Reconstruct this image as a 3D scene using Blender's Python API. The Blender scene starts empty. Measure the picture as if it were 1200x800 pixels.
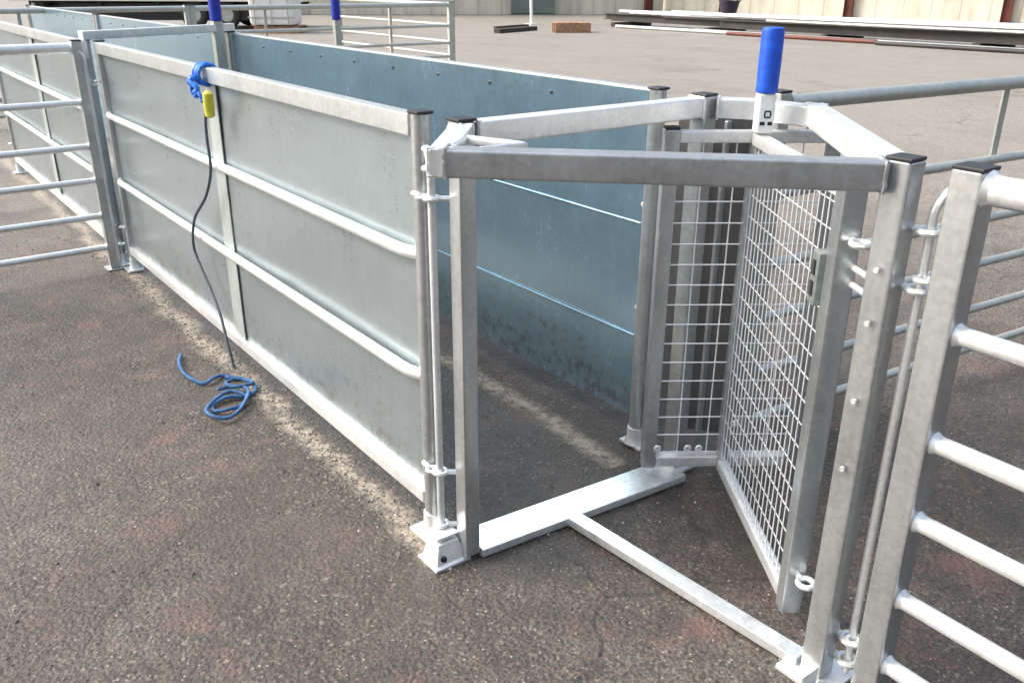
import bpy, bmesh, math, random
from mathutils import Vector, Matrix, noise
random.seed(7)
SC = bpy.context.scene
COL = SC.collection
R = math.radians
V = Vector

# ------------------------------------------------------------------ helpers
class MB:
    """collects shapes into one mesh"""
    def __init__(self): self.bm = bmesh.new()
    def loft(self, rings, caps=True, closed=True):
        vr = [[self.bm.verts.new(p) for p in r] for r in rings]
        n = len(rings[0])
        for a, b in zip(vr[:-1], vr[1:]):
            for i in range(n if closed else n - 1):
                j = (i + 1) % n
                self.bm.faces.new((a[i], a[j], b[j], b[i]))
        if caps and closed:
            self.bm.faces.new(list(reversed(vr[0]))); self.bm.faces.new(vr[-1])
        return self
    @staticmethod
    def frame(d, up=V((0, 0, 1))):
        d = d.normalized()
        if abs(d.dot(up)) > .98: up = V((0, 1, 0))
        s = d.cross(up).normalized(); u = s.cross(d).normalized()
        return s, u
    def beam(self, a, b, w, h, c=.004, up=V((0, 0, 1))):
        """box section bar with rounded long edges, w across, h upwards"""
        a, b = V(a), V(b); s, u = self.frame(b - a, up)
        c = min(c, w * .45, h * .45); pr = []
        for sx, sy, t0 in ((1, 1, 0), (-1, 1, 90), (-1, -1, 180), (1, -1, 270)):
            for t in (0, 45, 90):
                an = R(t0 + t)
                pr.append((sx * (w / 2 - c) + c * math.cos(an), sy * (h / 2 - c) + c * math.sin(an)))
        d = (b - a).normalized(); e = min(.002, (b - a).length * .2); k = .85
        def ring(p, q): return [p + s * x * q + u * y * q for x, y in pr]
        return self.loft([ring(a, 1 - .004 / max(w, .01)), ring(a + d * e, 1), ring(b - d * e, 1), ring(b, 1 - .004 / max(w, .01))])
    def tube(self, pts, r, n=14, r1=None):
        pts = [V(p) for p in pts]; rings = []; s = None
        for i, p in enumerate(pts):
            d = (pts[min(i + 1, len(pts) - 1)] - pts[max(i - 1, 0)]).normalized()
            if s is None: s, u = self.frame(d)
            else:
                s = (s - d * s.dot(d)).normalized(); u = s.cross(d)
            rr = r if r1 is None else r + (r1 - r) * i / (len(pts) - 1)
            rings.append([p + (s * math.cos(2 * math.pi * k / n) + u * math.sin(2 * math.pi * k / n)) * rr for k in range(n)])
        return self.loft(rings)
    def curve(self, pts, r, n=8, m=6):
        pts = [V(p) for p in pts]; P = [pts[0]] + pts + [pts[-1]]; out = []
        for i in range(1, len(P) - 2):
            for k in range(m):
                t = k / m; a, b, c, d = P[i - 1:i + 3]
                out.append(.5 * ((2 * b) + (c - a) * t + (2 * a - 5 * b + 4 * c - d) * t * t + (-a + 3 * b - 3 * c + d) * t ** 3))
        out.append(pts[-1])
        return self.tube(out, r, n)
    def rope(self, pts, r, m=8, lay=.022):
        """three strands laid round each other along a smooth path"""
        pts = [V(p) for p in pts]; P = [pts[0]] + pts + [pts[-1]]; path = []
        for i in range(1, len(P) - 2):
            for k in range(m):
                t = k / m; a, b, c, d = P[i - 1:i + 3]
                path.append(.5 * ((2 * b) + (c - a) * t + (2 * a - 5 * b + 4 * c - d) * t * t + (-a + 3 * b - 3 * c + d) * t ** 3))
        path.append(pts[-1]); fine = []
        for a, b in zip(path[:-1], path[1:]):
            q = max(1, int((b - a).length / (lay / 7)))
            fine += [a.lerp(b, k / q) for k in range(q)]
        s = None; strands = ([], [], []); dist = 0
        for i, p in enumerate(fine):
            d = (fine[min(i + 1, len(fine) - 1)] - fine[max(i - 1, 0)]).normalized()
            if s is None: s, u = self.frame(d)
            else:
                s = (s - d * s.dot(d)).normalized(); u = s.cross(d)
            if i: dist += (p - fine[i - 1]).length
            for k in range(3):
                an = 2 * math.pi * (dist / lay + k / 3)
                strands[k].append(p + (s * math.cos(an) + u * math.sin(an)) * r * .52)
        for st in strands: self.tube(st, r * .56, 6)
        return self
    def box(self, c, s, rot=0, b=.003):
        c = V(c); bm2 = bmesh.new()
        bmesh.ops.create_cube(bm2, size=1)
        for v in bm2.verts: v.co = V((v.co.x * s[0], v.co.y * s[1], v.co.z * s[2]))
        b = min(b, min(s) * .3)
        bmesh.ops.bevel(bm2, geom=bm2.edges[:], offset=b, segments=2, affect='EDGES', profile=.5)
        M = Matrix.Translation(c) @ Matrix.Rotation(rot, 4, 'Z')
        mp = {v: self.bm.verts.new(M @ v.co) for v in bm2.verts}
        for f in bm2.faces: self.bm.faces.new([mp[v] for v in f.verts])
        bm2.free(); return self
    def prism(self, pts, n, t):
        """flat outline pts (3D), thickness t along n"""
        n = V(n).normalized() * t
        pts = [V(p) for p in pts]
        return self.loft([[p for p in pts], [p + n for p in pts]])
    def lathe(self, c, prof, n=24):
        c = V(c)
        return self.loft([[c + V((r * math.cos(2 * math.pi * k / n), r * math.sin(2 * math.pi * k / n), z)) for k in range(n)] for r, z in prof])
    def torus(self, c, R_, r, nx=V((1, 0, 0)), ny=V((0, 1, 0)), sx=1, sy=1, n=20, m=8):
        c = V(c); nx = V(nx).normalized(); ny = V(ny).normalized(); nz = nx.cross(ny)
        rings = []
        for i in range(n):
            a = 2 * math.pi * i / n
            dirv = nx * math.cos(a) + ny * math.sin(a)
            p = c + nx * math.cos(a) * R_ * sx + ny * math.sin(a) * R_ * sy
            rings.append([p + dirv * r * math.cos(2 * math.pi * k / m) + nz * r * math.sin(2 * math.pi * k / m) for k in range(m)])
        rings.append(rings[0])
        vr = [[self.bm.verts.new(p) for p in q] for q in rings[:-1]]; vr.append(vr[0])
        for a, b in zip(vr[:-1], vr[1:]):
            for k in range(m): self.bm.faces.new((a[k], a[(k + 1) % m], b[(k + 1) % m], b[k]))
        return self
    def build(self, name, mat, parent=None, world=False, smooth=True, angle=35):
        bm = self.bm
        bmesh.ops.recalc_face_normals(bm, faces=bm.faces[:])
        if world and parent is not None:
            r = parent
            while r.parent: r = r.parent
            for v in bm.verts: v.co -= r.location
        me = bpy.data.meshes.new(name); bm.to_mesh(me); bm.free()
        if smooth:
            me.polygons.foreach_set('use_smooth', [True] * len(me.polygons))
            me.set_sharp_from_angle(angle=R(angle))
        me.materials.append(mat)
        o = bpy.data.objects.new(name, me); COL.objects.link(o)
        if smooth and len(me.polygons) < 3000:
            wn = o.modifiers.new('weighted_normals', 'WEIGHTED_NORMAL'); wn.keep_sharp = True
        if parent: o.parent = parent
        return o

def tag(o, label, cat, group=None, kind=None):
    if label: o['label'] = label
    if cat: o['category'] = cat
    if group: o['group'] = group
    if kind: o['kind'] = kind
    return o
def thing(name, label, cat, loc=(0, 0, 0), rotz=0, group=None):
    o = bpy.data.objects.new(name, None); COL.objects.link(o)
    o.empty_display_size = .1
    o.location = loc; o.rotation_euler = (0, 0, rotz)
    return tag(o, label, cat, group)
def copy_tree(o, loc, rotz, label, parent=None):
    c = o.copy(); COL.objects.link(c); c.parent = parent
    if parent is None:
        c.location = loc; c.rotation_euler = (0, 0, rotz); c['label'] = label
    for ch in list(o.children): copy_tree(ch, None, None, None, c)
    return c

# ------------------------------------------------------------------ materials
class N:
    def __init__(self, name):
        self.m = bpy.data.materials.new(name); self.m.use_nodes = True
        self.t = self.m.node_tree; self.t.nodes.clear()
        self.out = self.n('ShaderNodeOutputMaterial'); self.p = self.n('ShaderNodeBsdfPrincipled')
        self.l(self.p.outputs[0], self.out.inputs[0])
        self.tc = self.n('ShaderNodeTexCoord')
    def n(self, t, **k):
        x = self.t.nodes.new(t)
        for a, b in k.items(): setattr(x, a, b)
        return x
    def l(self, a, b): self.t.links.new(a, b)
    def mapping(self, src, scale=(1, 1, 1)):
        m = self.n('ShaderNodeMapping'); m.inputs['Scale'].default_value = scale
        self.l(src, m.inputs[0]); return m.outputs[0]
    def noise(self, src, scale, detail=4, rough=.55):
        x = self.n('ShaderNodeTexNoise'); x.inputs['Scale'].default_value = scale
        x.inputs['Detail'].default_value = detail; x.inputs['Roughness'].default_value = rough
        self.l(src, x.inputs['Vector']); return x.outputs['Fac']
    def vor(self, src, scale, feature='F1'):
        x = self.n('ShaderNodeTexVoronoi', feature=feature); x.inputs['Scale'].default_value = scale
        self.l(src, x.inputs['Vector']); return x
    def ramp(self, src, stops):
        x = self.n('ShaderNodeValToRGB'); e = x.color_ramp.elements
        while len(e) < len(stops): e.new(.5)
        for i, (p, c) in enumerate(stops):
            e[i].position = p; e[i].color = (c if isinstance(c, tuple) else (c, c, c)) + (1,)
        self.l(src, x.inputs[0]); return x.outputs[0]
    def mix(self, a, b, fac, mode='MIX'):
        x = self.n('ShaderNodeMix', data_type='RGBA', blend_type=mode)
        for s, v in ((x.inputs[0], fac), (x.inputs[6], a), (x.inputs[7], b)):
            if hasattr(v, 'links'): self.l(v, s)
            elif isinstance(v, (int, float)): s.default_value = v
            else: s.default_value = tuple(v) + (1,)
        return x.outputs[2]
    def math(self, op, a, b=0.0):
        x = self.n('ShaderNodeMath', operation=op)
        for s, v in zip(x.inputs, (a, b)):
            if hasattr(v, 'links'): self.l(v, s)
            else: s.default_value = v
        return x.outputs[0]
    def sepxyz(self, src):
        x = self.n('ShaderNodeSeparateXYZ'); self.l(src, x.inputs[0]); return x.outputs
    def bump(self, h, dist, strength=1):
        x = self.n('ShaderNodeBump'); x.inputs['Distance'].default_value = dist; x.inputs['Strength'].default_value = strength
        self.l(h, x.inputs['Height']); self.l(x.outputs[0], self.p.inputs['Normal']); return x
    def set(self, **k):
        for a, v in k.items():
            s = self.p.inputs[a.replace('_', ' ')]
            if hasattr(v, 'links'): self.l(v, s)
            elif isinstance(v, tuple): s.default_value = v + (1,)
            else: s.default_value = v
        return self.m

def galv(name, base, rough=.38, metal=.7, spangle=70, tint=(1, 1, 1.02), dirt=.25, lump=.0006, con=.22, rvar=.22, mud=0):
    m = N(name); oc = m.tc.outputs['Object']
    sp = m.vor(oc, spangle); spc = m.n('ShaderNodeSeparateColor'); m.l(sp.outputs['Color'], spc.inputs[0])
    big = m.noise(oc, 5, 5, .6)
    streak = m.noise(m.mapping(oc, (9, 9, .9)), 6, 4)
    v = m.math('ADD', m.math('MULTIPLY', spc.outputs[0], .14), m.math('MULTIPLY', big, .56))
    v = m.math('ADD', v, m.math('MULTIPLY', streak, .30))
    lo = tuple(base * (1 - con) * t for t in tint); hi = tuple(min(1, base * (1 + con) * t) for t in tint)
    c = m.ramp(v, [(.25, lo), (.75, hi)])
    d = m.ramp(m.noise(oc, 14, 6, .65), [(.56, 0.), (.75, 1.)])
    c = m.mix(c, (.24, .225, .205), m.math('MULTIPLY', d, dirt))
    if mud:     # dried splashes thrown up from the yard
        z = m.sepxyz(oc)[2]
        sp_ = m.math('SUBTRACT', m.noise(oc, 22, 6, .75), m.math('MULTIPLY', z, .62))
        c = m.mix(c, (.17, .13, .10), m.math('MULTIPLY', m.ramp(sp_, [(.40, 0.), (.50, 1.)]), mud))
    r = m.math('ADD', m.math('MULTIPLY', v, rvar), rough - .5 * rvar)
    if lump: m.bump(m.noise(oc, 30, 3), lump, .6)
    return m.set(Base_Color=c, Metallic=metal, Roughness=r)

M = {}
M['galv'] = galv('galvanised_steel', .50, .33, .80, 110, tint=(.97, 1.01, 1.02), con=.26)
M['galv_new'] = galv('bright_galvanised_steel', .74, .33, .55, 140, tint=(.99, 1.01, 1), dirt=.12)
M['galv_dull'] = galv('dull_galvanised_steel', .20, .40, .8, 120, tint=(1, 1.02, 1))
M['sheet'] = galv('galvanised_sheet', .39, .30, .72, 75, tint=(.87, 1.01, 1.06), dirt=.10, lump=0, con=.11, rvar=.22, mud=.45)
M['sheet_blue'] = galv('shiny_galvanised_sheet', .50, .25, .84, 75, tint=(.70, 1, 1.19), dirt=.2, lump=0, con=.16, rvar=.18, mud=.5)
M['galv_floor'] = galv('trodden_galvanised_steel', .68, .36, .6, 90, tint=(.98, 1.01, 1), dirt=.62, con=.26)
M['galv_mid'] = galv('satin_galvanised_steel', .58, .34, .68, 110, tint=(.96, 1.01, 1.0), con=.24)
M['strap'] = galv('pale_zinc_strap', .46, .42, .5, 120, tint=(.93, 1.03, 1.0), dirt=.05)
M['galv_far'] = galv('weathered_galvanised_tube', .46, .42, .6, 60, tint=(1, 1.04, .97))

def plain(name, col, rough=.5, var=.18, scale=30, metal=0, bump=0):
    m = N(name); oc = m.tc.outputs['Object']
    f = m.noise(oc, scale, 5, .6)
    c = m.ramp(f, [(.3, tuple(x * (1 - var) for x in col)), (.7, tuple(min(1, x * (1 + var)) for x in col))])
    if bump: m.bump(f, bump)
    return m.set(Base_Color=c, Roughness=m.math('ADD', m.math('MULTIPLY', f, .2), rough - .1), Metallic=metal)
M['cap'] = plain('black_plastic_cap', (.018, .019, .022), .5)
M['blue'] = plain('blue_rubber_grip', (.006, .08, .56), .48, .32, 45, 0, .0006)
M['darkblue'] = plain('dark_blue_grip', (.008, .025, .33), .5, .3, 40)
M['white'] = plain('white_plastic', (.74, .74, .72), .45, .10, 60)
M['black'] = plain('black_rubber', (.015, .014, .017), .6)
M['cord'] = plain('slate_blue_cord', (.085, .105, .13), .7, .5, 200)
M['rope'] = plain('blue_polypropylene_rope', (.025, .11, .26), .55, .6, 160)
M['ropeblue'] = plain('bright_blue_rope', (.01, .16, .62), .5, .45, 160)
M['yellow'] = plain('yellow_plastic', (.55, .52, .05), .45)
M['hole'] = plain('dark_opening', (.02, .02, .02), .8)
M['latch'] = plain('grey_zinc', (.26, .285, .275), .45, .25, 60, .5)
M['wood'] = plain('weathered_timber', (.30, .17, .10), .8, .4, 12)
M['wooddark'] = plain('dark_timber', (.05, .042, .036), .85, .4, 8)
M['steel_dark'] = plain('dark_rusty_steel', (.035, .031, .03), .6, .45, 3)
M['redsteel'] = plain('red_oxide_steel', (.13, .035, .022), .6, .3, 3)
M['purple'] = plain('dark_purple_plastic', (.02, .012, .03), .5)
M['tarp'] = plain('grey_green_door', (.16, .20, .18), .5, .2, 2)
M['trailer'] = plain('white_trailer_paint', (.75, .74, .70), .4, .1, 3)

def wire():
    m = N('galvanised_wire')
    return m.set(Base_Color=(.80, .81, .81), Metallic=.4, Roughness=.38)
M['wire'] = wire()

def tarmac():
    m = N('worn_tarmac'); g = m.n('ShaderNodeNewGeometry'); P = g.outputs['Position']
    x, y, z = m.sepxyz(P)
    big = m.noise(P, .55, 5, .6); mid = m.noise(P, 3.2, 6, .62); fine = m.noise(P, 26, 6, .7)
    grit = m.noise(P, 130, 4, .7)
    patch = m.noise(P, 11, 5, .65)
    v = m.math('ADD', m.math('ADD', m.math('MULTIPLY', big, .32), m.math('MULTIPLY', mid, .42)), m.math('MULTIPLY', patch, .26))
    c = m.ramp(v, [(.36, (.021, .0165, .0135)), (.47, (.044, .036, .030)), (.58, (.070, .058, .050)), (.68, (.115, .098, .085))])
    # the far yard is paler, grazing sky sheen put into its colour: its edge wanders a few metres beyond the race
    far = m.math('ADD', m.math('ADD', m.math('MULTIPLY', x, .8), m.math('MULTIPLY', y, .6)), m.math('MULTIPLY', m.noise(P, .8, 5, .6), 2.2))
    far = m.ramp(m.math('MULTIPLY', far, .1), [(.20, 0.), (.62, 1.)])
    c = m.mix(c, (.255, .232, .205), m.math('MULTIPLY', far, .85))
    stain = m.ramp(m.noise(m.mapping(P, (1, .45, 1)), .9, 6, .65), [(.5, 0.), (.68, 1.)])
    c = m.mix(c, (.11, .098, .086), m.math('MULTIPLY', stain, .35))
    c = m.mix(c, m.ramp(grit, [(.3, .35), (.5, .95), (.72, 1.75)]), 1., 'MULTIPLY')
    c = m.mix(c, m.ramp(fine, [(.3, .6), (.7, 1.45)]), .8, 'MULTIPLY')
    # exposed stones
    for sc, th, col, amt in ((95, .86, (.17, .15, .13), .45), (150, .955, (.34, .32, .29), .6), (60, .96, (.20, .18, .155), .5), (110, .88, (.14, .085, .065), .6), (75, .84, (.022, .018, .016), .6)):
        vo = m.vor(P, sc); s = m.n('ShaderNodeSeparateColor'); m.l(vo.outputs['Color'], s.inputs[0])
        k = m.math('MULTIPLY', m.math('GREATER_THAN', s.outputs[0], th), m.math('LESS_THAN', vo.outputs['Distance'], .42))
        c = m.mix(c, col, m.math('MULTIPLY', k, amt))
    # reddish brown grit patches
    red = m.math('MULTIPLY', m.ramp(m.noise(P, 4.2, 5, .7), [(.54, 0.), (.66, 1.)]), m.math('SUBTRACT', 1, far))
    c = m.mix(c, (.135, .07, .06), m.math('MULTIPLY', red, .74))
    damp = m.math('MULTIPLY', m.ramp(m.noise(P, 2.3, 7, .68), [(.47, 0.), (.60, 1.)]), m.math('SUBTRACT', 1, far))
    c = m.mix(c, (.026, .021, .017), m.math('MULTIPLY', damp, .62))
    wv = m.n('ShaderNodeVectorMath', operation='ADD'); m.l(P, wv.inputs[0])
    wn_ = m.n('ShaderNodeTexNoise'); wn_.inputs['Scale'].default_value = 5; wn_.inputs['Detail'].default_value = 5; m.l(P, wn_.inputs['Vector'])
    ws = m.n('ShaderNodeVectorMath', operation='SCALE'); ws.inputs[3].default_value = .28; m.l(wn_.outputs['Color'], ws.inputs[0]); m.l(ws.outputs[0], wv.inputs[1])
    ck = m.vor(wv.outputs[0], .75, 'DISTANCE_TO_EDGE')
    crack = m.math('MULTIPLY', m.ramp(ck.outputs['Distance'], [(.002, 1.), (.007, 0.)]), m.ramp(m.noise(P, 1.1, 3), [(.46, 0.), (.56, 1.)]))
    c = m.mix(c, (.016, .014, .012), m.math('MULTIPLY', crack, .75))
    moss = m.math('MULTIPLY', m.ramp(m.noise(P, 6.7, 4, .7), [(.60, 0.), (.70, 1.)]), m.math('SUBTRACT', 1, far))
    c = m.mix(c, (.06, .062, .03), m.math('MULTIPLY', moss, .45))
    # pale sandy dust that has gathered along the feet of the sheeted hurdles
    wob = m.math('MULTIPLY', m.math('SUBTRACT', m.noise(P, 2.4, 5, .65), .5), .16)
    tot = None
    for cx, w, y0, y1 in ((-.045, .052, -.10, 9), (.59, .05, -.02, 9)):
        d = m.math('ABSOLUTE', m.math('SUBTRACT', m.math('ADD', x, wob), cx))
        k = m.math('SUBTRACT', 1, m.math('DIVIDE', d, w))
        k = m.math('MAXIMUM', k, 0)
        k = m.math('MULTIPLY', k, m.math('GREATER_THAN', m.math('ADD', y, wob), y0))
        k = m.math('MULTIPLY', k, m.math('LESS_THAN', y, y1))
        tot = k if tot is None else m.math('MAXIMUM', tot, k)
    tot = m.math('MULTIPLY', tot, m.ramp(m.noise(P, 34, 5, .7), [(.38, .12), (.58, 1.)]))
    tot = m.math('MULTIPLY', tot, m.ramp(m.noise(P, 7, 4, .6), [(.32, .35), (.55, 1.)]))
    tot = m.math('MINIMUM', m.math('MULTIPLY', tot, 1.7), 1)
    c = m.mix(c, (.34, .29, .235), m.math('MULTIPLY', tot, .8))
    c = m.mix(c, m.ramp(grit, [(.3, .55), (.5, 1.), (.72, 1.4)]), 1., 'MULTIPLY')
    c = m.mix(c, (1.14, 1.12, 1.06), 1., 'MULTIPLY')
    # bump
    vb = m.vor(P, 85); h = m.math('ADD', m.math('MULTIPLY', vb.outputs['Distance'], -.6), m.math('MULTIPLY', fine, .9))
    h = m.math('ADD', h, m.math('MULTIPLY', grit, .7))
    m.bump(h, .0055, .9)
    ro = m.math('SUBTRACT', m.ramp(m.noise(P, 1.3, 5, .6), [(.35, .46), (.65, .64)]), m.math('MULTIPLY', damp, .14))
    return m.set(Base_Color=c, Roughness=ro)
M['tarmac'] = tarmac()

def grit_mat():
    m = N('loose_grit'); g = m.n('ShaderNodeNewGeometry')
    c = m.ramp(g.outputs['Random Per Island'], [(0, (.07, .062, .055)), (.45, (.13, .115, .10)), (.75, (.23, .205, .175)), (.93, (.36, .33, .29)), (1, (.5, .48, .45))])
    return m.set(Base_Color=c, Roughness=.75)
M['grit'] = grit_mat()

def wallmat():
    m = N('cream_blockwork'); oc = m.tc.outputs['Object']
    b = m.n('ShaderNodeTexBrick'); m.l(m.mapping(oc, (1, 1, 1)), b.inputs['Vector'])
    b.inputs['Scale'].default_value = 1; b.inputs['Brick Width'].default_value = .9; b.inputs['Row Height'].default_value = .45
    b.inputs['Mortar Size'].default_value = .012
    b.inputs['Color1'].default_value = (.72, .67, .54, 1); b.inputs['Color2'].default_value = (.76, .71, .58, 1); b.inputs['Mortar'].default_value = (.42, .39, .31, 1)
    st = m.ramp(m.noise(m.mapping(oc, (1.2, 1, .25)), 2.2, 6, .65), [(.3, .62), (.65, 1.05)])
    return m.set(Base_Color=m.mix(b.outputs[0], st, .8, 'MULTIPLY'), Roughness=.85)
M['wall'] = wallmat()
M['roof'] = plain('grey_roof_sheet', (.22, .23, .23), .6, .2, 1.5)

# ------------------------------------------------------------------ ground
g = MB()
S = 260
g.bm.faces.new([g.bm.verts.new(p) for p in ((-S, -S, 0), (S, -S, 0), (S, S, 0), (-S, S, 0))])
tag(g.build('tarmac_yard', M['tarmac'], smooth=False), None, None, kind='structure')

# loose grit: nobody could count it
g = MB()
cam_xy = V((-.934, -1.55))
def pebble(x, y, r):
    vs = []
    a0 = random.random() * 6.28
    q = random.uniform(.55, 1)
    for k in range(6):
        a = a0 + k * math.pi / 3; rr = r * random.uniform(.75, 1.15)
        vs.append(g.bm.verts.new((x + rr * math.cos(a), y + rr * q * math.sin(a), random.uniform(-.1, .25) * r)))
    top = [g.bm.verts.new((x + r * .5 * math.cos(a0 + k * 2.09 + .4), y + q * r * .5 * math.sin(a0 + k * 2.09 + .4), r * random.uniform(.6, .95))) for k in range(3)]
    for k in range(3):
        g.bm.faces.new((vs[2 * k], vs[(2 * k + 1) % 6], top[k]))
        g.bm.faces.new((vs[(2 * k + 1) % 6], vs[(2 * k + 2) % 6], top[(k + 1) % 3], top[k]))
    g.bm.faces.new(top)
n = 0
while n < 4200:
    d = random.uniform(.55, 1) ** 1.0 * 6 if random.random() < .3 else random.uniform(.6, 3.2)
    a = R(random.uniform(-5, 105))
    x = cam_xy.x + d * math.cos(a); y = cam_xy.y + d * math.sin(a)
    if noise.noise(V((x * 1.7, y * 1.7, 0))) < random.uniform(-.5, .35): continue
    pebble(x, y, random.choice((.0018, .0022, .0026, .003, .0036, .0045)) * random.uniform(.7, 1.25)); n += 1
for k in range(1500):       # gathered along the foot of the hurdle
    y = random.uniform(-.2, 3); x = random.gauss(-.05, .04)
    if y < .2 and random.random() < .4: x = random.uniform(-.15, .7); y = random.uniform(-.32, -.2)
    pebble(x, y, random.uniform(.0018, .0045))
tag(g.build('loose_grit', M['grit'], smooth=False), 'loose pale grit scattered over the tarmac', 'grit', kind='stuff')

# ------------------------------------------------------------------ hurdles
def caps(parent, pts, w, world=False, h=.006, rot=0):
    for p in pts:
        MB().box((p[0], p[1], p[2] + h / 2 + .0005), (w, w, h), rot, .002).build('post_cap', M['cap'], parent, world)

def eye(mb, c, d, r=.016, t=.0055):
    """ring lug lying flat, its ring centred at c, with a stem back along d"""
    d = V(d).normalized()
    mb.torus(c, r, t, n=16, m=8)
    mb.tube([V(c) + d * r, V(c) + d * (r + .028)], t * 1.1, 8)

def sheeted_hurdle(label, loc, rotz, L, side, sheetmat=None, strap=True, bead=False, foot=True, group='sheeted hurdles along the race'):
    """local x along the length, sheet in y=0, rails on the side `side` of it"""
    t = thing('sheeted_hurdle', label, 'hurdle', loc, rotz, group)
    sheetmat = sheetmat or M['sheet']
    yo = side * .022
    # sheet, slightly buckled
    mb = MB(); nx, nz = 46, 18; grid = []
    sd = random.random() * 50
    for i in range(nx + 1):
        row = []
        for k in range(nz + 1):
            x = .02 + (L - .04) * i / nx; z = .085 + (.909 if bead else .9) * k / nz
            e = min(1, 6 * min(k, nz - k) / nz)
            y = .0065 * e * noise.noise(V((x * 1.6 + sd, z * 2.6, sd))) + .0016 * noise.noise(V((x * 6, z * 7, sd)))
            row.append((x, y, z))
        grid.append(row)
    fr = [[mb.bm.verts.new(V(p) + V((0, .001, 0))) for p in r] for r in grid]
    bk = [[mb.bm.verts.new(V(p) - V((0, .001, 0))) for p in r] for r in grid]
    for i in range(nx):
        for k in range(nz):
            mb.bm.faces.new((fr[i][k], fr[i + 1][k], fr[i + 1][k + 1], fr[i][k + 1]))
            mb.bm.faces.new((bk[i][k], bk[i][k + 1], bk[i + 1][k + 1], bk[i + 1][k]))
    for i in range(nx):
        for k in (0, nz): mb.bm.faces.new((fr[i][k], bk[i][k], bk[i + 1][k], fr[i + 1][k]))
    for k in range(nz):
        for i in (0, nx): mb.bm.faces.new((fr[i][k], fr[i][k + 1], bk[i][k + 1], bk[i][k]))
    mb.build('sheet', sheetmat, t)
    # posts
    for x in (0, L):
        MB().tube([(x, 0, .012), (x, 0, 1.0)], .0215, 20).build('post', M['galv'], t)
    caps(t, [(0, 0, 1.0), (L, 0, 1.0)], .040)
    MB().beam((.014, side * (.018 if bead else .005), .977), (L - .014, side * (.018 if bead else .005), .977), .033, .046).build('top_rail', M['galv_mid'], t)
    for z in (.705, .418):
        MB().tube([(.012, side * .006, z), (.03, side * .012, z), (.055, side * .0195, z), (.09, side * .0215, z), (L - .09, side * .0215, z), (L - .055, side * .0195, z), (L - .03, side * .012, z), (L - .012, side * .006, z)], .0142, 16).build('rail', M['galv_new'], t)
    b = MB(); b.beam((.014, side * (.0175 if bead else .006), .098), (L - .014, side * (.0175 if bead else .006), .098), .03, .034)
    b.build('bottom_rail', M['galv_new'], t)
    if strap:
        b = MB(); b.beam((L * .475, side * .0075, .117), (L * .475, side * .0075, .952), .09, .004, .001, V((0, 1, 0)))
        for z in (.2, .52, .85): b.lathe((L * .545, 0, 0), [], 0) if False else None
        b.build('centre_strap', M['strap'], t)
    if bead:
        for z in (.655, .335):
            b = MB(); b.tube([(.03, -side * .003, z), (L - .03, -side * .003, z)], .0019, 8); b.build('seam', M['sheet_blue'], t)
    # rivets on the plain side
    for k in range(int(L / .3)):
        b = MB(); b.torus((.12 + k * .3, -side * .003, .955), .003, .003, V((1, 0, 0)), V((0, 0, 1)), n=8, m=6); b.build('rivet', M['galv_dull'], t)
    # eyes for the drop pins
    for x, d in ((-.035, 1), (L + .035, -1)):
        for z in (.2, .84):
            b = MB(); eye(b, (x, yo, z), (d, 0, 0), .012, .005); b.build('pin_eye', M['galv_new'], t)
    if foot:
        for x in (0, L):
            b = MB(); b.box((x, yo * .5, .006), (.085, .07, .011)); b.lathe((x, 0, 0), [(.034, .0115), (.026, .03), (.026, .06)], 16)
            b.build('foot', M['galv_new'], t)
    return t

def rail_hurdle(label, loc, rotz, L, post=.044, braces=(.5,), mat=None, group='six rail hurdles round the pens', r=.0145, caps_on=True, round_post=False):
    t = thing('rail_hurdle', label, 'hurdle', loc, rotz, group)
    mat = mat or M['galv']
    for x in (0, L):
        b = MB()
        if round_post: b.tube([(x, 0, .008), (x, 0, 1.0)], post / 2, 16)
        else: b.beam((x, 0, .008), (x, 0, 1.0), post, post, .006)
        b.build('post', mat, t)
        MB().box((x, 0, .0045), (.08, .08, .008)).build('foot', mat, t)
    if caps_on: caps(t, [(0, 0, 1.0), (L, 0, 1.0)], post * .96)
    for i, z in enumerate((.975, .75, .562, .412, .252, .105)):
        rr = r * 1.45 if i == 0 else r
        b = MB(); b.tube([(post / 2 - .002, 0, z), (L - post / 2 + .002, 0, z)], rr, 16)
        for x, s in ((post / 2, 1), (L - post / 2, -1)):       # weld collar
            b.tube([(x, 0, z), (x + s * .004, 0, z), (x + s * .010, 0, z)], rr * 1.28, 16, rr * .98)
        b.build('rail', M['galv_new'] if mat is M['galv'] else mat, t)
    for f in braces:
        MB().beam((L * f, r + .006, .09), (L * f, r + .006, .985), .03, .008, .002, V((0, 1, 0))).build('brace', mat, t)
    for x, d in ((-.045, 1), (L + .045, -1)):
        for z in (.11, .82):
            b = MB(); eye(b, (x, 0, z), (d, 0, 0), .013, .0052); b.build('pin_eye', M['galv_new'], t)
    return t

# the race: three sheeted hurdles on each side at most
sheeted_hurdle('sheeted hurdle with a blue rope hanging from its top rail', (0, 0, 0), R(90), 2.58, 1)
sheeted_hurdle('sheeted hurdle behind the six rail hurdle at the left edge', (-.03, 2.70, 0), R(90), 2.58, 1)
sheeted_hurdle('bluish sheeted hurdle seen from inside, from the draft gate back to the blue lever', (.70, .02, 0), R(90), 2.93, -1, M['sheet_blue'], False, True)
sheeted_hurdle('pale sheeted hurdle on the far side of the race, just behind the blue lever', (.70, 3.02, 0), R(90), 2.56, -1, M['sheet_blue'], False, True)
sheeted_hurdle('farthest sheeted hurdle at the back end of the race', (.70, 5.64, 0), R(90), 2.56, -1, M['sheet_blue'], False, True)

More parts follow.
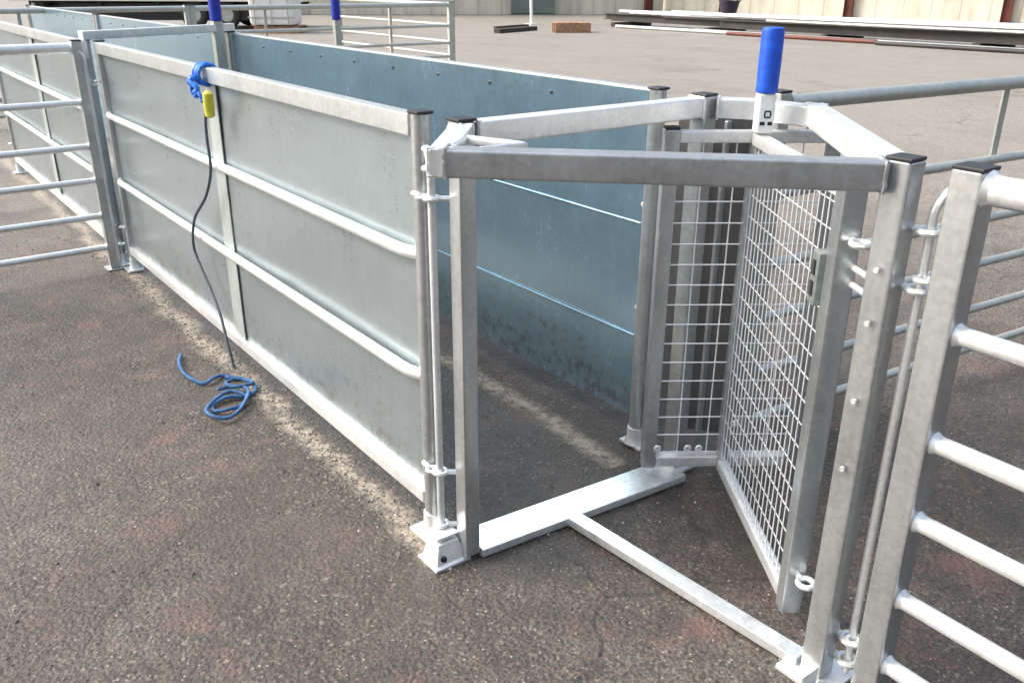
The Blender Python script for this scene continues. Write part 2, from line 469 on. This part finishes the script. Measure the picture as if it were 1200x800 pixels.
# hurdles of bare rails
rail_hurdle('near six rail hurdle at the lower right, pinned to the tall front post', (.36, -.945, 0), R(-91.5), 2.4, .050, r=.0155)
rail_hurdle('six rail hurdle running right behind the mesh gates', (.90, -.195, 0), R(-6), 2.30, .04, (.425,), M['galv_far'], r=.0135)
rail_hurdle('six rail hurdle at the left edge, pinned where two sheeted hurdles meet', (-.075, 2.66, 0), R(180), 2.4, .042, (.5,))
rail_hurdle('far rail hurdle in front of the white tank', (2.0, 7.5, 0), 0, 2.96, .05, (.25, .74), M['galv_far'], r=.017)
rail_hurdle('far rail hurdle turning back from the corner post beyond the race', (5.03, 7.56, 0), R(90), 2.9, .05, (.5,), M['galv_far'], r=.017)
rail_hurdle('far rail hurdle at the back left, behind the end of the race', (-3.2, 8.3, 0), R(2), 2.9, .05, (.3, .6), M['galv_far'], r=.016)
rail_hurdle('far rail hurdle left of the far corner, level with the back of the race', (-.95, 7.5, 0), 0, 2.9, .05, (.5,), M['galv_far'], r=.017)

# ------------------------------------------------------------------ drafting unit
A = V((.012, -.13, 0)); B = V((.70, -.13, 0)); C = V((.345, -.845, 0))
KL = V((-.165, -.345, 0)); K1 = V((.79, -.235, 0)); KR = V((.80, -.365, 0))
Z = lambda p, z: V((p.x, p.y, z))
f = thing('drafting_frame', 'galvanised six sided drafting frame at the open end of the race', 'frame', (0.35, -.45, 0))
rotC = R(0)
for p, w in ((A, .041), (B, .046), (C, .046)):
    MB().beam(Z(p, .012), Z(p, 1.0), w, w, .006).build('post', M['galv'], f, True)
caps(f, [Z(A, 1.0), Z(B, 1.0), Z(C, 1.0)], .044, True)
TZ = .976; TH = .046
def weld(mb, p, d, w, h):
    s_, u_ = MB.frame(V(d)); pts = []
    for cx_, cy_ in ((-1, -1), (1, -1), (1, 1), (-1, 1), (-1, -1)):
        pts.append(V(p) + s_ * cx_ * w / 2 + u_ * cy_ * h / 2)
    out = []
    for p0, p1 in zip(pts[:-1], pts[1:]):
        for k in range(8): out.append(p0.lerp(p1, k / 8) + V((random.gauss(0, .0007), random.gauss(0, .0007), random.gauss(0, .0007))))
    mb.tube(out + [out[0]], .0034, 6)
def bar(name, a, b, m='galv_new'):
    mb = MB().beam(a, b, .046, TH, .005); d = (b - a).normalized()
    weld(mb, a + d * .004, d, .046, TH); weld(mb, b - d * .004, d, .046, TH)
    return mb.build(name, M[m], f, True)
bar('top_bar', Z(A, TZ) + V((.024, 0, 0)), Z(B, TZ) - V((.024, 0, 0)))
bar('top_bar', Z(KL, TZ), Z(C, TZ) + V((-.019, .019, 0)), 'galv')
bar('top_bar', Z(KR, TZ), Z(C, TZ) + V((.022, .022, 0)))
bar('corner_bar', Z(A, TZ - .002) + V((-.016, -.022, 0)), Z(KL, TZ - .002) + V((-.004, .004, 0)))
bar('corner_bar', Z(B, TZ - .002) + V((.02, -.022, 0)), Z(K1, TZ - .002) + V((0, -.01, 0)))
bar('corner_bar', Z(K1, TZ - .004), Z(KR, TZ - .004))
# gusset in the left corner, a small plate with a slot
g0 = Z(KL, .992)
b = MB(); b.tube([g0 + V((.03, .02, 0)), g0 + V((.095, .075, 0)), g0 + V((.135, -.035, 0)), g0 + V((.05, -.03, 0))], .008, 8)
b.build('gusset', M['galv_new'], f, True)
# floor sill and centre bar
s0, s1 = V((.036, -.112, .013)), V((.668, -.162, .013))
MB().beam(s0, s1, .098, .022, .004).build('sill', M['galv_floor'], f, True)
b = MB(); b.beam((.293, -.176, .017), (.338, -.815, .017), .041, .022, .003)
b.build('floor_bar', M['galv_floor'], f, True)
# feet
fc = V((-.040, -.105, 0))
def fring(w, d, z, oy=0): return [fc + V((sx * w, sy * d + oy, z)) for sx, sy in ((-1, -1), (1, -1), (1, 1), (-1, 1))]
b = MB(); b.loft([fring(.047, .040, .001), fring(.047, .040, .007), fring(.040, .033, .011), fring(.028, .022, .050), fring(.027, .021, .056)])
ft = b.build('foot', M['galv_new'], f, True)
for z in (.066,): MB().box(fc + V((.004, .012, z)), (.058, .052, .007), 0, .002).build('clamp_plate', M['galv_new'], ft, True)
MB().tube([fc + V((-.022, -.0335, .024)), fc + V((-.019, -.0285, .0245))], .0075, 12).build('bolt_hole', M['hole'], ft, True)
b = MB(); b.box((C.x, C.y, .006), (.11, .11, .011)); b.beam((C.x - .055, C.y - .02, .012), (C.x - .055, C.y - .02, .05), .05, .006, .002)
b.build('foot', M['galv_new'], f, True)
MB().box((B.x, B.y, .006), (.09, .09, .011)).build('foot', M['galv_new'], f, True)
# slim sheet that closes the side between race and right hand exit, with two stiffeners
b = MB(); b.beam((.725, -.03, .51), (.845, -.185, .51), .003, .86, .001)
sh = b.build('side_sheet', M['galv_dull'], f, True)
for k in (.25, .62):
    b = MB(); p = V((.725, -.03, 0)).lerp(V((.845, -.185, 0)), k) + V((-.010, -.008, 0))
    b.beam(Z(p, .085), Z(p, .935), .018, .012, .003); b.build('stiffener', M['galv'], sh, True)
# pin eyes on the front post and on the left post
for z in (.895, .80, .105, .055):
    b = MB(); eye(b, (C.x + .022, C.y - .045, z), V((-.1, .9, 0)), .016, .006); b.build('pin_eye', M['galv_new'], f, True)
for z in (.905, .845, .215, .075):
    b = MB(); eye(b, (-.026, -.075, z), V((.6, -.5, 0)), .014, .0055); b.build('pin_eye', M['galv_new'], f, True)
# bolts on the left face of the front post
for z in (.83, .74, .60, .47):
    b = MB(); b.tube([(C.x - .0275, C.y + .0, z), (C.x - .032, C.y + .0, z)], .005, 8); b.build('bolt', M['galv_new'], f, True)

# drop pins
def drop_pin(label, x, y, z0, z1, hook, r=.008):
    h = V(hook)
    b = MB()
    b.tube([(x, y, z0 - .01), (x, y, z0)], r * .4, 10, r)
    pts = [V((x, y, z0)), V((x, y, (z0 + z1) / 2)), V((x, y, z1 - .03))]
    b.tube(pts, r, 12)
    b.curve([V((x, y, z1 - .03)), V((x, y, z1)), V((x, y, z1 + .022)) + h * .012, V((x, y, z1 + .036)) + h * .035, V((x, y, z1 + .034)) + h * .06], r, 12)
    o = b.build('drop_pin', M['galv_new'])
    return tag(o, label, 'pin', 'drop pins joining the hurdles')
drop_pin('drop pin with hooked top between the tall front post and the near rail hurdle', .369, -.892, .03, .925, (.8, -.35, 0), .0075)
drop_pin('drop pin beside the near left post of the drafting frame', -.026, -.075, .06, .90, (.3, .8, 0), .0085)
drop_pin('drop pin at the joint of the two left sheeted hurdles', -.055, 2.64, .05, .93, (-.7, .3, 0))

# mesh gates
def mesh_gate(label, a, b_, z0, z1, stile0, stile1, vs, hs, wr=.0021, cap_both=False):
    a = V(a); b_ = V(b_); L = (b_ - a).length; t = thing('mesh_gate', label, 'gate', a, math.atan2(b_.y - a.y, b_.x - a.x), 'mesh gates of the drafting unit')
    MB().beam((0, 0, z0), (0, 0, z1), stile0, stile0, .005).build('stile', M['galv'], t)
    MB().beam((L, 0, z0), (L, 0, z1), stile1, stile1, .004).build('stile', M['galv'], t)
    caps(t, [(0, 0, z1)] + ([(L, 0, z1)] if cap_both else []), stile0 * .95)
    MB().beam((stile0 / 2, 0, z1 - .016), (L - stile1 / 2, 0, z1 - .016), .028, .028).build('top_rail', M['galv_new'], t)
    MB().beam((stile0 / 2, 0, z0 + .016), (L - stile1 / 2, 0, z0 + .016), .028, .03).build('bottom_rail', M['galv_new'], t)
    w = MB(); k = 1
    x = vs
    while x < L - .01:
        w.tube([(x, .0035, z0 + .02), (x, .0035, z1 - .02)], wr, 6); x += vs
    z = z0 + .04
    while z < z1 - .03:
        w.tube([(.005, -.0008, z), (L - .005, -.0008, z)], wr, 6); z += hs
    w.build('wire_mesh', M['wire'], t, angle=70)
    return t, L
m1, L1 = mesh_gate('swinging mesh gate hinged at the front post with the blue lever on its free end', (.414, -.722, 0), (.738, -.262, 0), .045, .932, .042, .026, .0262, .050, .0015)
# latch block, hinges and lever of that gate
b = MB(); b.box((.035, .004, .755), (.036, .058, .10), 0, .004)
lt = b.build('latch_block', M['latch'], m1)
for z in (.775, .735):
    MB().box((.035, .034, z), (.014, .003, .028), 0, .001).build('latch_slot', M['hole'], lt)
for z in (.76, .79): MB().tube([(.02, -.012, z), (-.085, -.02, z)], .006, 10).build('latch_bolt', M['galv_new'], m1)
for z in (.14, .84):
    b = MB(); b.torus((-.045, -.01, z), .016, .006, n=14); b.tube([(-.03, -.005, z), (0, 0, z)], .007, 8); b.build('hinge', M['galv_new'], m1)
b = MB(); b.beam((L1 - .035, 0, .935), (L1 - .035, 0, 1.02), .0384, .0384, .006)
lv = b.build('lever_sleeve', M['white'], m1); lv['label'] = 'white sleeve with black marks'
b = MB(); b.lathe((L1 - .035, 0, 1.0205), [(.020, 0), (.0235, .002), (.0242, .006), (.0238, .012), (.0245, .06), (.0242, .128), (.0225, .135), (.020, .137)], 24)
b.build('lever_grip', M['blue'], m1)
# printed marks on the sleeve: a small square ring above two small blocks, on the face towards the race mouth
b = MB()
def mark(x, z, w, h): b.box((L1 - .035 - .0196, -x, z), (.0008, w, h), 0, .0001)
mark(.002, .983, .014, .0035); mark(.002, .970, .014, .0035); mark(-.0045, .9765, .0035, .0095); mark(.0085, .9765, .0035, .0095)
mark(-.008, .9565, .011, .008); mark(.009, .9565, .010, .008)
b.build('printed_mark', M['hole'], lv)

m2, L2 = mesh_gate('mesh gate standing open behind, closing off the right side of the frame', (.583, -.142, 0), (.893, -.362, 0), .05, .935, .036, .03, .078, .052, .0018, True)
for x in (.02, .10, .13):
    b = MB(); b.torus((x, -.018, .11), .006, .0045, V((1, 0, 0)), V((0, 0, 1)), n=10, m=6); b.build('bolt', M['galv_new'], m2)

# ------------------------------------------------------------------ lever posts behind, cross bar
def lever_post(label, x, y, zt, gl, gr, w=.05):
    t = thing('lever_post', label, 'lever', (x, y, 0), 0, 'blue topped lever posts')
    MB().beam((0, 0, .01), (0, 0, zt), w, w, .006).build('post', M['galv_far'], t)
    MB().box((0, 0, .005), (.1, .1, .009)).build('foot', M['galv_far'], t)
    MB().lathe((0, 0, zt), [(.022, 0), (gr, .004), (gr, gl * .5), (gr * .97, gl), (gr * .8, gl + .006)], 20).build('lever_grip', M['darkblue'], t)
    return t
lever_post('blue topped lever post by the race side, left one', .63, 2.93, 1.055, .15, .029)
lever_post('blue topped lever post in front of the far hurdle, right one', 1.895, 4.2, .99, .16, .030, .045)
b = MB(); b.beam((-.05, 2.66, 1.022), (.72, 2.965, 1.024), .036, .036)
for p in ((-.05, 2.66), (.715, 2.962)): b.beam((p[0], p[1], .93), (p[0], p[1], 1.002), .034, .034, .004)
tag(b.build('cross_bar', M['galv_new']), 'galvanised bar bridging the race at hurdle top height', 'bar')

# ------------------------------------------------------------------ cord and rope
cx = -.052
pts = [(1.16, .905), (1.128, .895), (1.165, .854), (1.19, .788), (1.195, .695), (1.262, .60), (1.40, .50), (1.466, .40), (1.455, .338), (1.355, .255), (1.27, .187), (1.225, .10), (1.20, .012)]
t = thing('hanging_cord', 'slate blue cord hanging from the top rail of the sheeted hurdle', 'cord', (cx, 1.2, 0))
b = MB(); b.rope([(cx - .004 * math.sin(i * 1.3), y, z) for i, (y, z) in enumerate(pts)], .005, 8)
b.build('strand', M['cord'], t, True)
b = MB()
for k in range(4):      # turns round the rail
    yy = 1.265 - .014 * k
    b.torus((-.010, yy, .977 ), .031, .006, V((1, .1 * (k % 2), 0)), V((0, 0, 1)), n=18, m=8)
b.rope([(-.05, 1.27, .97), (-.062, 1.23, .95), (-.058, 1.24, .925), (-.06, 1.19, .935), (-.056, 1.16, .905)], .0068, 8)
b.rope([(-.05, 1.21, .975), (-.066, 1.24, .96), (-.06, 1.19, .945), (-.064, 1.20, .915)], .0085, 8)
k = b.build('knot', M['ropeblue'], t, True); k['label'] = 'bright blue knot'
b = MB(); b.lathe((cx - .004, 1.112, 0), [(.006, .865), (.014, .87), (.016, .90), (.015, .935), (.007, .942)], 14)
b.build('toggle', M['yellow'], t, True)

rope = [(-.157, 1.443), (-.19, 1.36), (-.20, 1.26), (-.175, 1.16), (-.14, 1.165), (-.104, 1.185), (-.074, 1.14), (-.045, 1.06), (-.06, 1.0), (-.10, .985), (-.15, 1.0), (-.20, .985), (-.215, .94), (-.18, .915), (-.13, .93), (-.10, .97), (-.13, 1.02), (-.18, 1.01), (-.235, .95), (-.24, .89), (-.205, .855), (-.15, .89), (-.085, .985), (-.10, 1.06), (-.16, 1.07)]
b = MB(); b.rope([(x, y, .008 + .006 * (i % 3 == 1) + .008 * (i > 14)) for i, (x, y) in enumerate(rope)], .0062, 6)
b.rope([(-.10, 1.15, .012), (-.055, 1.10, .014), (-.05, 1.04, .02), (-.11, 1.04, .024), (-.12, 1.10, .016), (-.085, 1.12, .012)], .0062, 6)
tag(b.build('rope', M['rope']), 'loose coils of blue rope lying on the tarmac beside the hurdle', 'rope')

# ------------------------------------------------------------------ background
# stacked steel: dark beams on bearers with pale poles on top
def ibeam(b, a, c, h, w, t=.02):
    a = V(a); c = V(c)
    b.beam(a + V((0, 0, h / 2 - t / 2)), c + V((0, 0, h / 2 - t / 2)), w, t, .003)
    b.beam(a - V((0, 0, h / 2 - t / 2)), c - V((0, 0, h / 2 - t / 2)), w, t, .003)
    b.beam(a, c, t * .7, h - 2 * t - .002, .002)
for y in (7.5, 11, 14.5, 18):
    o = MB().box((18.1, y, .06), (1.5, .16, .12), 0, .01).build('timber_bearer', M['wooddark'])
    tag(o, 'dark timber bearer under the stack of steel beams', 'bearer', 'timber bearers under the steel stack')
for i in range(5):
    b = MB(); y0 = 4.2 + random.uniform(-.3, .3); y1 = (14.2, 16.4, 18.8, 19.4, 17.9)[i]
    ibeam(b, (17.5 + i * .28, y0, .225), (17.52 + i * .28, y1, .225), .20 - .03 * (i % 2), .18)
    tag(b.build('steel_beam', M['steel_dark']), 'dark steel beam in the low stack along the cream wall', 'beam', 'dark beams of the steel stack')
for i in range(11):
    y0 = 4 + random.uniform(-.6, .6); y1 = random.uniform(12.5, 19.5)
    rr = random.choice((.03, .038, .048))
    b = MB(); x0 = 17.42 + i * .125
    b.tube([(x0, y0, .33 + rr + (.06 if i % 3 == 1 else 0)), (x0 + random.uniform(-.16, .16), y1, .33 + rr + (.05 if i % 4 == 1 else 0))], rr, 12)
    tag(b.build('steel_pole', M['galv_new'] if i % 3 else M['galv_far']), 'pale steel pole lying on top of the dark beams', 'pole', 'pale poles on top of the steel stack')
for i in range(9):
    rr = random.choice((.025, .03, .045)); y0 = random.uniform(4, 14); L_ = random.uniform(3, 6)
    b = MB(); x0 = 17.28 - random.uniform(.0, .22) - .04 * (i % 3)
    b.tube([(x0, y0, rr + .002), (x0 - random.uniform(-.12, .25), y0 + L_, rr + .002)], rr, 10)
    tag(b.build('steel_pole', M[('steel_dark', 'galv_far', 'redsteel')[i % 3]]), 'thin odd length of pipe on the ground along the front of the steel stack', 'pipe', 'odd pipes in front of the steel stack')
t = thing('rubber_tub', 'round black rubber tub on the stack of pale poles', 'tub', (17.7, 14.1, .475))
MB().lathe((0, 0, 0), [(.16, 0), (.2, .02), (.25, .26), (.265, .27), (.265, .30), (.24, .30), (.225, .27), (.17, .03)], 24).build('bowl', M['purple'], t)
for s in (1, -1): MB().curve([(.07, s * .255, .27), (.06, s * .31, .33), (-.06, s * .31, .33), (-.07, s * .255, .27)], .014, 8).build('handle', M['purple'], t)

# shed with cream walls and red oxide columns
def shed_wall(label, p0, p1, cols, H=5.2):
    p0 = V(p0); p1 = V(p1); L = (p1 - p0).length
    t = thing('shed_wall', label, 'wall', (p0.x, p0.y, 0), math.atan2(p1.y - p0.y, p1.x - p0.x), 'cream walls of the shed')
    b = MB(); b.box((L / 2, 0, 1.25), (L, .25, 2.5), 0, .01); b.build('block_wall', M['wall'], t)
    b = MB()
    n = int(L / .3); prof = []
    for i in range(n + 1):
        prof.append((i * .3, .06 if i % 2 else .0))
    v0 = [b.bm.verts.new((x, y - .05, 2.5)) for x, y in prof]; v1 = [b.bm.verts.new((x, y - .05, H)) for x, y in prof]
    for i in range(n): b.bm.faces.new((v0[i], v0[i + 1], v1[i + 1], v1[i]))
    b.build('cladding', M['trailer'], t, smooth=False)
    for x in cols:
        b = MB(); ibeam(b, (0, 0, 0), (1, 0, 0), .26, .16) if False else None
        for s in (-1, 1): b.beam((x + s * .14, -.23, 0), (x + s * .14, -.23, H), .02, .2, .003, V((0, 1, 0)))
        b.beam((x, -.23, 0), (x, -.23, H), .26, .015, .003, V((0, 1, 0)))
        b.build('column', M['redsteel'], t)
    MB().beam((0, -.15, H), (L, -.15, H), .3, .25).build('eaves_beam', M['roof'], t)
    return t
shed_wall('long cream block wall with red brown columns, right half of the background', (26.2, 24.6, 0), (33.2, 5.6, 0), (2.6, 7.2, 12.2, 17.4))
shed_wall('cream block wall at the back behind the far corner of the hurdles', (13.0, 31.0, 0), (25.95, 24.4, 0), (.4, 13.9))
t = thing('shed_door', 'grey green sliding door in the back cream wall', 'door', (21.0, 26.35, 0), math.atan2(-6.6, 12.95))
b = MB(); b.box((0, 0, 1.15), (1.7, .06, 2.3), 0, .01); b.build('panel', M['tarp'], t)
b = MB()
for s in (-.8, 0, .8): b.beam((s, -.045, .03), (s, -.045, 2.28), .06, .02, .003, V((0, 1, 0)))
for z in (.1, 1.15, 2.2): b.beam((-.82, -.07, z), (.82, -.07, z), .02, .07, .003)
b.build('door_frame', M['tarp'], t)

# timber pallet and offcuts on the yard
def pallet(label, x, y, rz, w=1.0, d=.8, h=.22):
    t = thing('wooden_pallet', label, 'pallet', (x, y, 0), rz, 'pallets in the far yard')
    for k in range(6): MB().box((-w / 2 + w * (k + .5) / 6, 0, h - .012), (w / 6 * .8, d, .022), 0, .003).build('top_board', M['wood'], t)
    for s in (-1, 0, 1): MB().box((0, s * (d / 2 - .05), h / 2 - .012), (w, .09, h - .026), 0, .004).build('bearer', M['wood'], t)
    return t
pallet('orange brown pallet lying alone in front of the back wall', 14.55, 16.55, R(-31), .9, .7, .24)
pallet('orange brown pallet under the white tank', 8.3, 20.3, R(-36), 1.1, 1.0, .16)
t = thing('water_tank', 'white plastic tank standing on a pallet behind the far hurdle', 'tank', (8.22, 20.35, .161), R(-36))
b = MB(); b.box((0, 0, .44), (1.1, .95, .86), 0, .09); b.build('body', M['white'], t)
b = MB()
for z in (.2, .45, .7): b.beam((-.57, -.49, z), (.57, -.49, z), .02, .03)
for x in (-.4, 0, .4): b.beam((x, -.505, .03), (x, -.505, .86), .02, .02)
b.build('cage', M['galv_far'], t)
MB().lathe((0, 0, .871), [(.16, 0), (.16, .05), (.1, .07)], 20).build('lid', M['black'], t)
b = MB(); b.beam((12.6, 17.1, .05), (14.3, 17.75, .05), .18, .1); b.beam((12.65, 17.25, .13), (14.1, 17.8, .13), .1, .05)
tag(b.build('timber_plank', M['wooddark']), 'dark planks lying on the yard left of the lone pallet', 'planks')
b = MB(); b.tube([(16.2, 20.3, .02), (16.35, 20.6, 2.3)], .045, 10)
b.box((16.2, 20.3, .012), (.3, .3, .022))
tag(b.build('white_pole', M['white']), 'thin white pole standing by the back wall', 'pole')

# flatbed trailer
t = thing('flatbed_trailer', 'long white decked trailer with a dark underside at the back left', 'trailer', (6.9, 24.2, 0), R(-36.5))
MB().box((0, 0, .74), (7.6, 2.3, .13), 0, .02).build('deck', M['trailer'], t)
b = MB()
for s in (-.45, .45): b.beam((-3.6, s, .57), (3.6, s, .57), .1, .2)
for x in (-3, -1.5, 0, 1.5, 3): b.beam((x, -1.05, .6), (x, 1.05, .6), .08, .12)
b.box((0, -.9, .42), (5.2, .12, .42), 0, .02)
b.build('chassis', M['black'], t)
for x in (.9, 1.75):
    for s in (-1, 1):
        w = MB(); w.torus((x, s * .98, .36), .26, .1, V((1, 0, 0)), V((0, 0, 1)), n=28, m=10)
        w = w.build('wheel', M['black'], t)
        r = MB(); r.tube([(x, s * .93, .36), (x, s * 1.03, .36)], .2, 20); r.build('rim', M['galv_far'], w)
b = MB()
for k in range(7): b.box((-3.2 + k * 1.05, 0, 1.0), (.9, 2.0, .36), 0, .03)
b.build('load', M['black'], t)
b = MB(); b.tube([(-3.3, -.85, 0.02), (-3.3, -.85, .62)], .05, 10); b.box((-3.3, -.85, .02), (.25, .25, .03))
b.build('prop_stand', M['galv_far'], t)

rail_hurdle('far rail hurdle standing askew at the top left corner, nearest the race', (-2.6, 6.6, 0), R(62), 2.7, .05, (.5,), M['galv_far'], r=.017)
rail_hurdle('far rail hurdle set at an angle across the top left, beyond the askew one', (-2.2, 9.2, 0), R(-12), 2.7, .05, (.5,), M['galv_far'], r=.017)
# stack of folded hurdles behind the far left of the race
for i in range(4):
    rail_hurdle('weathered hurdle leaning in the row of spare hurdles behind the race end', (-4.6, 10.2 + i * .12, 0), R(3), 2.6, .05, (.5,), M['galv_far'], 'spare hurdles in a row', .018)

# ------------------------------------------------------------------ camera
cd = bpy.data.cameras.new('camera'); co = bpy.data.objects.new('camera', cd); COL.objects.link(co)
r_ = V((.799813, -.60023, .004764)); u_ = V((.226348, .308943, .923754)); f_ = V((.555936, .737752, -.382958))
Mx = Matrix((( r_.x, u_.x, -f_.x, -.933922), (r_.y, u_.y, -f_.y, -1.550083), (r_.z, u_.z, -f_.z, 1.250765), (0, 0, 0, 1)))
co.matrix_world = Mx
cd.sensor_width = 36; cd.lens = 36 * 1023.3 / 1200; cd.clip_start = .02; cd.clip_end = 1000
SC.camera = co

# ------------------------------------------------------------------ light: bright overcast
EL, AZ = 36, 312     # azimuth clockwise from +Y
w = bpy.data.worlds.new('World'); SC.world = w; w.use_nodes = True
nt = w.node_tree; nt.nodes.clear()
out = nt.nodes.new('ShaderNodeOutputWorld'); bg = nt.nodes.new('ShaderNodeBackground'); sky = nt.nodes.new('ShaderNodeTexSky')
hs = nt.nodes.new('ShaderNodeHueSaturation')
sky.sky_type = 'NISHITA'; sky.sun_disc = False; sky.sun_elevation = R(EL); sky.sun_rotation = R(AZ)
sky.air_density = 1.2; sky.dust_density = 5; sky.ozone_density = 1
hs.inputs['Saturation'].default_value = .62
# cloud cover: an overcast sky is about three times brighter overhead than at the horizon
tcw = nt.nodes.new('ShaderNodeTexCoord'); sz = nt.nodes.new('ShaderNodeSeparateXYZ'); rp = nt.nodes.new('ShaderNodeValToRGB'); mu = nt.nodes.new('ShaderNodeMix')
mu.data_type = 'RGBA'; mu.blend_type = 'MULTIPLY'; mu.inputs[0].default_value = 1
e = rp.color_ramp.elements
e[0].position = 0; e[0].color = (.26, .26, .26, 1); e[1].position = 1; e[1].color = (1, 1, 1, 1)
k = e.new(.35); k.color = (.42, .42, .42, 1)
mg = nt.nodes.new('ShaderNodeVectorMath'); mg.operation = 'SCALE'; mg.inputs[3].default_value = 2.6
nt.links.new(tcw.outputs['Generated'], sz.inputs[0]); nt.links.new(sz.outputs[2], rp.inputs[0])
nt.links.new(rp.outputs[0], mg.inputs[0])
nt.links.new(sky.outputs[0], hs.inputs['Color']); nt.links.new(hs.outputs[0], mu.inputs[6]); nt.links.new(mg.outputs[0], mu.inputs[7])
nt.links.new(mu.outputs[2], bg.inputs[0]); nt.links.new(bg.outputs[0], out.inputs[0])
bg.inputs[1].default_value = .145
sd = bpy.data.lights.new('sun', 'SUN'); so = bpy.data.objects.new('sun', sd); COL.objects.link(so)
sd.energy = 1.9; sd.angle = R(22); sd.color = (1, .98, .95)
dv = V((math.sin(R(AZ)) * math.cos(R(EL)), math.cos(R(AZ)) * math.cos(R(EL)), math.sin(R(EL))))
so.rotation_euler = (-dv).to_track_quat('-Z', 'Y').to_euler(); so.location = dv * 20

SC.view_settings.view_transform = 'Standard'; SC.view_settings.look = 'None'; SC.view_settings.gamma = 1
SC.view_settings.exposure = .6
SC.render.engine = 'CYCLES'
SC.cycles.use_denoising = True
SC.cycles.max_bounces = 8
